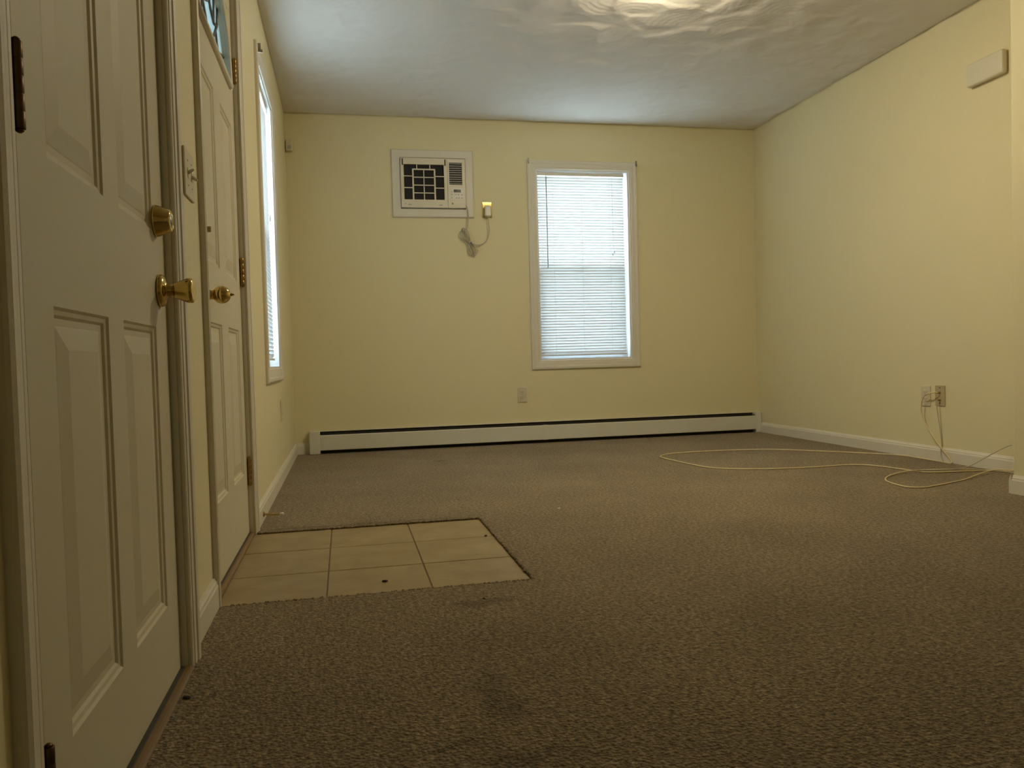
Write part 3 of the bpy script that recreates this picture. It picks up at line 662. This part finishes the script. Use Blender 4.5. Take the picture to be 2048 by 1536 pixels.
# ------------------------------------------------------------------ cover plates
def plate_body(root, axis, pos, u, z, w_, h_, mat, t=0.006):
    bm = new_bm()
    if axis == 'y': box(bm, u-w_/2, u+w_/2, pos-t, pos-0.0002, z-h_/2, z+h_/2)
    elif axis == 'x+': box(bm, pos+0.0002, pos+t, u-w_/2, u+w_/2, z-h_/2, z+h_/2)
    else: box(bm, pos-t, pos-0.0002, u-w_/2, u+w_/2, z-h_/2, z+h_/2)
    bevel(bm, 0.0025, 2); return obj('cover_plate', bm, mat, root)
def pbox(root, name, mat, axis, pos, u0, u1, d0, d1, z0, z1, r=0.0):
    if axis == 'y': b = (u0, u1, pos-d1, pos-d0, z0, z1)
    elif axis == 'x+': b = (pos+d0, pos+d1, u0, u1, z0, z1)
    else: b = (pos-d1, pos-d0, u0, u1, z0, z1)
    return boxobj(name, mat, root, b, r)
def duplex(label, axis, pos, u, z, mat='plastic', sock='plastic'):
    loc = (u, pos, z) if axis == 'y' else (pos, u, z)
    root = thing('wall_outlet', label, 'outlet', loc)
    plate_body(root, axis, pos, u, z, 0.072, 0.116, mat)
    for s in (-1, 1):
        c = z + s*0.0195
        so = pbox(root, 'socket', sock, axis, pos, u-0.016, u+0.016, 0.004, 0.0075, c-0.014, c+0.014, 0.0015)
        for du in (-0.006, 0.006): pbox(so, 'slot', 'black', axis, pos, u+du-0.0011, u+du+0.0011, 0.0072, 0.0078, c-0.002, c+0.006)
        pbox(so, 'slot', 'black', axis, pos, u-0.002, u+0.002, 0.0072, 0.0078, c-0.010, c-0.006)
    pbox(root, 'screw', 'steel', axis, pos, u-0.002, u+0.002, 0.0055, 0.0068, z-0.002, z+0.002)
    return root
duplex('ivory duplex outlet on the back wall just above the baseboard heater', 'y', D, 1.674, 0.376)
duplex('shiny brass outlet plate with the air conditioner plug in it', 'y', D, 1.441, 1.768, 'brass_plate', 'plastic_white')
duplex('ivory duplex outlet on the right wall, farther from camera of two plates', 'x-', W, 3.918, 0.370)
duplex('ivory outlet on the left wall below the window, seen edge on', 'x+', 0.0, 4.62, 0.393)
cj = thing('cable_jack', 'tan cable jack plate on the right wall with cables attached', 'wall plate', (W, 3.808, 0.376))
plate_body(cj, 'x-', W, 3.808, 0.376, 0.074, 0.116, 'plate_tan')
for zz in (0.393, 0.352):
    bm = new_bm(); lathe(bm, (W-0.006, 3.806, zz), (-1,0,0), [(0,0.006),(0.004,0.006),(0.005,0.0048),(0.014,0.0048),(0.014,0.0)], 14); obj('coax_connector', bm, 'brass_dull', cj, True)
for zz in (0.420, 0.333): pbox(cj, 'screw', 'bronze', 'x-', W, 3.804, 3.810, 0.0055, 0.0072, zz-0.003, zz+0.003)
ls = thing('light_switch', 'double light switch plate between the two doors', 'switch', (0, 2.05, 1.117))
plate_body(ls, 'x+', 0.0, 2.052, 1.117, 0.116, 0.116, 'plastic')
for uu, s in ((2.029, 1), (2.075, -1)):
    tg = pbox(ls, 'toggle_surround', 'plastic', 'x+', 0.0, uu-0.005, uu+0.005, 0.0055, 0.0072, 1.105, 1.129)
    bm = new_bm(); a = s*0.55
    lathe(bm, (0.006, uu, 1.117), (math.cos(a), 0, math.sin(a)), [(0,0.0045),(0.012,0.0036),(0.016,0.0030),(0.0165,0.0)], 10); obj('toggle', bm, 'plastic_white', tg, True)
    for zz in (1.147, 1.087): pbox(ls, 'screw', 'steel', 'x+', 0.0, uu-0.002, uu+0.002, 0.0055, 0.0068, zz-0.002, zz+0.002)

# ------------------------------------------------------------------ baseboard heater
ht = thing('baseboard_heater', 'long low cream baseboard heater along the back wall', 'heater', (1.85, D, CARPET_Z))
hx0, hx1, hz = 0.097, 3.628, 0.168; hy = D-0.062; b0 = CARPET_Z
boxobj('back_panel', 'heater_dark', ht, (hx0+0.01, hx1-0.01, D-0.006, D-0.0005, b0, hz-0.004))
boxobj('top_hood', 'heater', ht, (hx0+0.02, hx1-0.02, D-0.018, D-0.0005, hz-0.005, hz), 0.001)
FP = [(0,0),(0,0.004),(0.004,0.0055),(0.104,0.0055),(0.108,0.003),(0.109,-0.010),(0.106,-0.010),(0.104,0.0),(0.004,0.0)]
for a, b in ((hx0+0.07, 1.822), (1.842, hx1-0.045)):
    bm = new_bm(); mould(bm, FP, (a, hy+0.004, 0.032), (b, hy+0.004, 0.032), (0,0,1), (0,-1,0)); obj('front_panel', bm, 'heater', ht)
bm = new_bm(); mould(bm, [(0,0),(0,0.0075),(0.110,0.0075),(0.112,-0.010),(0.109,-0.010),(0.107,0.0)], (1.815, hy+0.004, 0.031), (1.852, hy+0.004, 0.031), (0,0,1), (0,-1,0)); obj('joint_cover', bm, 'heater', ht)
bm = new_bm(); box(bm, hx0+0.08, hx1-0.05, D-0.046, D-0.030, 0.148, 0.1505); obj('damper', bm, 'heater_dark', ht)
bm = new_bm(); lathe(bm, (hx0+0.05, D-0.034, 0.085), (1,0,0), [(0,0.011),(hx1-hx0-0.09,0.011)], 12)
k = hx0+0.12
fins = bm
while k < hx1-0.10:
    box(fins, k, k+0.0015, D-0.054, D-0.010, 0.055, 0.120); k += 0.02
obj('fin_tube', fins, 'heater_dark', ht)
def endcap(a, b):
    bm = new_bm(); box(bm, a, b, hy-0.003, D-0.0005, b0, hz+0.002); bevel(bm, 0.005, 2); obj('end_cap', bm, 'heater', ht)
endcap(hx0, hx0+0.075); endcap(hx1-0.048, hx1)

# ------------------------------------------------------------------ small fixtures
ch = thing('doorbell_chime', 'white plastic box high on the right wall beside the jutting corner', 'chime', (W, 3.42, 2.0))
bm = new_bm(); box(bm, W-0.008, W-0.0003, 3.335, 3.560, 2.004, 2.116); bevel(bm, 0.004, 1); obj('back_plate', bm, 'plastic', ch)
bm = new_bm(); box(bm, W-0.038, W-0.006, 3.330, 3.565, 2.000, 2.120); bevel(bm, 0.011, 3); obj('cover', bm, 'ac', ch, True)
ms = thing('motion_sensor', 'small white sensor box high in the back left corner', 'sensor', (0.03, D, 2.19))
bm = new_bm(); box(bm, 0.006, 0.052, D-0.040, D-0.0005, 2.160, 2.238); bevel(bm, 0.006, 2); obj('housing', bm, 'plastic', ms)
boxobj('lens', 'button', ms, (0.016, 0.042, D-0.0425, D-0.038, 2.172, 2.198), 0.002)
ds = thing('door_stop', 'brass spring door stop with white tip on the baseboard beyond the front door', 'door stop', (0.013, 3.36, 0.036))
bm = new_bm(); lathe(bm, (0.013,3.36,0.036), (1,0,0), [(0,0.0),(0.0002,0.011),(0.003,0.011),(0.006,0.006),(0.008,0.0)], 16); obj('mounting_base', bm, 'brass_dull', ds, True)
bm = new_bm(); tube(bm, [Vector((0.018+0.062*t/120, 3.36+0.0048*math.cos(t*2*math.pi/8), 0.036-0.004*t/120+0.0048*math.sin(t*2*math.pi/8))) for t in range(121)], 0.0011, 5); obj('spring', bm, 'brass', ds, True)
bm = new_bm(); lathe(bm, (0.078,3.36,0.032), (1,0,0), [(0,0.0),(0.0002,0.0065),(0.010,0.0075),(0.015,0.0065),(0.017,0.0)], 14); obj('rubber_tip', bm, 'rubber_white', ds, True)

# ceiling lamp, just above the top of the frame
lx, ly = 1.90, 3.42
cl = thing('ceiling_lamp', 'lit flush ceiling lamp with frosted dome above the top of the photo', 'lamp', (lx, ly, H))
bm = new_bm(); lathe(bm, (lx,ly,H), (0,0,-1), [(0,0.0),(0.0003,0.165),(0.012,0.168),(0.016,0.160),(0.016,0.0)], 48); obj('base', bm, 'brass', cl, True)
bm = new_bm(); lathe(bm, (lx,ly,H-0.0165), (0,0,-1), [(0,0.0)]+[(0.095*math.sin(math.pi/2*k/12), 0.155*math.cos(math.pi/2*k/12)) for k in range(12)]+[(0.095,0.0)], 48); obj('glass_dome', bm, 'lamp', cl, True)
bm = new_bm(); lathe(bm, (lx,ly,H-0.111), (0,0,-1), [(0,0.009),(0.004,0.009),(0.010,0.005),(0.014,0.0)], 16); obj('finial', bm, 'brass', cl, True)

# ------------------------------------------------------------------ cables on the carpet
cz = CARPET_Z + 0.0036
def C_(x, y, z=None): return (x, y, cz if z is None else z)
c_main = [(W-0.020,3.806,0.393),(W-0.034,3.822,0.394),(W-0.036,3.88,0.380),(W-0.032,3.915,0.345),(W-0.030,3.925,0.280),(W-0.030,3.900,0.220),(W-0.026,3.845,0.150),(W-0.024,3.775,0.080),(W-0.024,3.715,0.030),C_(W-0.030,3.700),
  C_(W-0.035,3.76),C_(W-0.033,3.95),C_(3.585,4.10),C_(3.42,4.32),C_(3.12,4.63),C_(2.92,4.71),C_(2.71,4.75),C_(2.45,4.74),C_(2.31,4.66),C_(2.275,4.56),C_(2.285,4.40),C_(2.305,4.22),C_(2.345,4.05),C_(2.45,3.95),C_(2.63,3.88),C_(2.86,3.85),C_(3.08,3.855),C_(3.18,3.78),C_(3.22,3.62),C_(3.26,3.48),
  C_(3.40,3.44),C_(3.50,3.43),C_(3.57,3.41),C_(3.60,3.33,0.014),(3.605,3.24,0.030),(3.590,3.17,0.040),(3.570,3.20,0.038),(3.560,3.29,0.030),(3.54,3.345,cz+0.012),
  C_(3.42,3.30,cz+0.008),C_(3.26,3.22),C_(3.13,3.165),C_(3.02,3.125),C_(2.93,3.10),C_(2.875,3.13),C_(2.875,3.22),C_(2.91,3.33),C_(3.00,3.43),C_(3.14,3.50,cz+0.005),C_(3.26,3.50,cz+0.0075),C_(3.42,3.455,cz+0.0075),C_(3.54,3.47)]
bm = new_bm(); tube(bm, smooth_path(c_main, 10), 0.0036, 8)
tag(obj('coaxial_cable', bm, 'cable', smooth=True), 'cream cable looping across the carpet from the tan wall jack to the jutting corner', 'cable')
c_two = [(W-0.020,3.806,0.352),(W-0.026,3.807,0.349),(W-0.028,3.808,0.335),(W-0.018,3.806,0.25),(W-0.010,3.800,0.17),(W-0.008,3.795,0.10),(W-0.017,3.790,0.085),(W-0.018,3.788,0.04),C_(W-0.019,3.77)]
bm = new_bm(); tube(bm, smooth_path(c_two, 10), 0.0026, 8)
tag(obj('wall_cable', bm, 'cord', smooth=True), 'thin beige cable dropping straight down from the tan wall jack to the baseboard', 'cable')
c_three = [C_(3.20,3.47,cz+0.014),C_(3.32,3.44,cz+0.014),C_(3.40,3.425,cz+0.015),(3.46,3.41,0.040),(3.53,3.37,0.090),(3.585,3.325,0.135),(3.605,3.300,0.150)]
bm = new_bm(); tube(bm, smooth_path(c_three, 10), 0.0026, 8)
tag(obj('cable_end', bm, 'cord', smooth=True), 'thin loose cable end sticking up in front of right wall baseboard', 'cable')

# ------------------------------------------------------------------ crumbs on the floor
def crumb(x, y, z, r, label, mat='debris', squash=0.5):
    bm = new_bm(); bmesh.ops.create_icosphere(bm, subdivisions=2, radius=1)
    for v in bm.verts:
        v.co = Vector((v.co.x*r*1.5, v.co.y*r*0.9, v.co.z*r*squash)) * random.uniform(0.7, 1.15)
    zmin = min(v.co.z for v in bm.verts)
    o = obj('crumb', bm, mat, loc=(x, y, z-zmin-0.0004)); o.rotation_euler = (0,0,random.uniform(0,3))
    return tag(o, label, 'crumb', 'crumbs on the floor')
crumb(0.455, 2.325, 0.0, 0.0065, 'dark crumb in the middle of a front row floor tile')
crumb(0.845, 2.815, 0.0, 0.006, 'dark crumb on the tile nearest the far right tile corner')
crumb(0.040, 1.60, CARPET_Z, 0.006, 'dark crumb on the carpet beside the near door threshold')
crumb(0.705, 2.055, CARPET_Z, 0.004, 'tiny black crumb on the carpet just in front of the tiles')
crumb(1.23, 3.20, CARPET_Z, 0.006, 'pale lint speck on the carpet right of the tiles', 'lint')
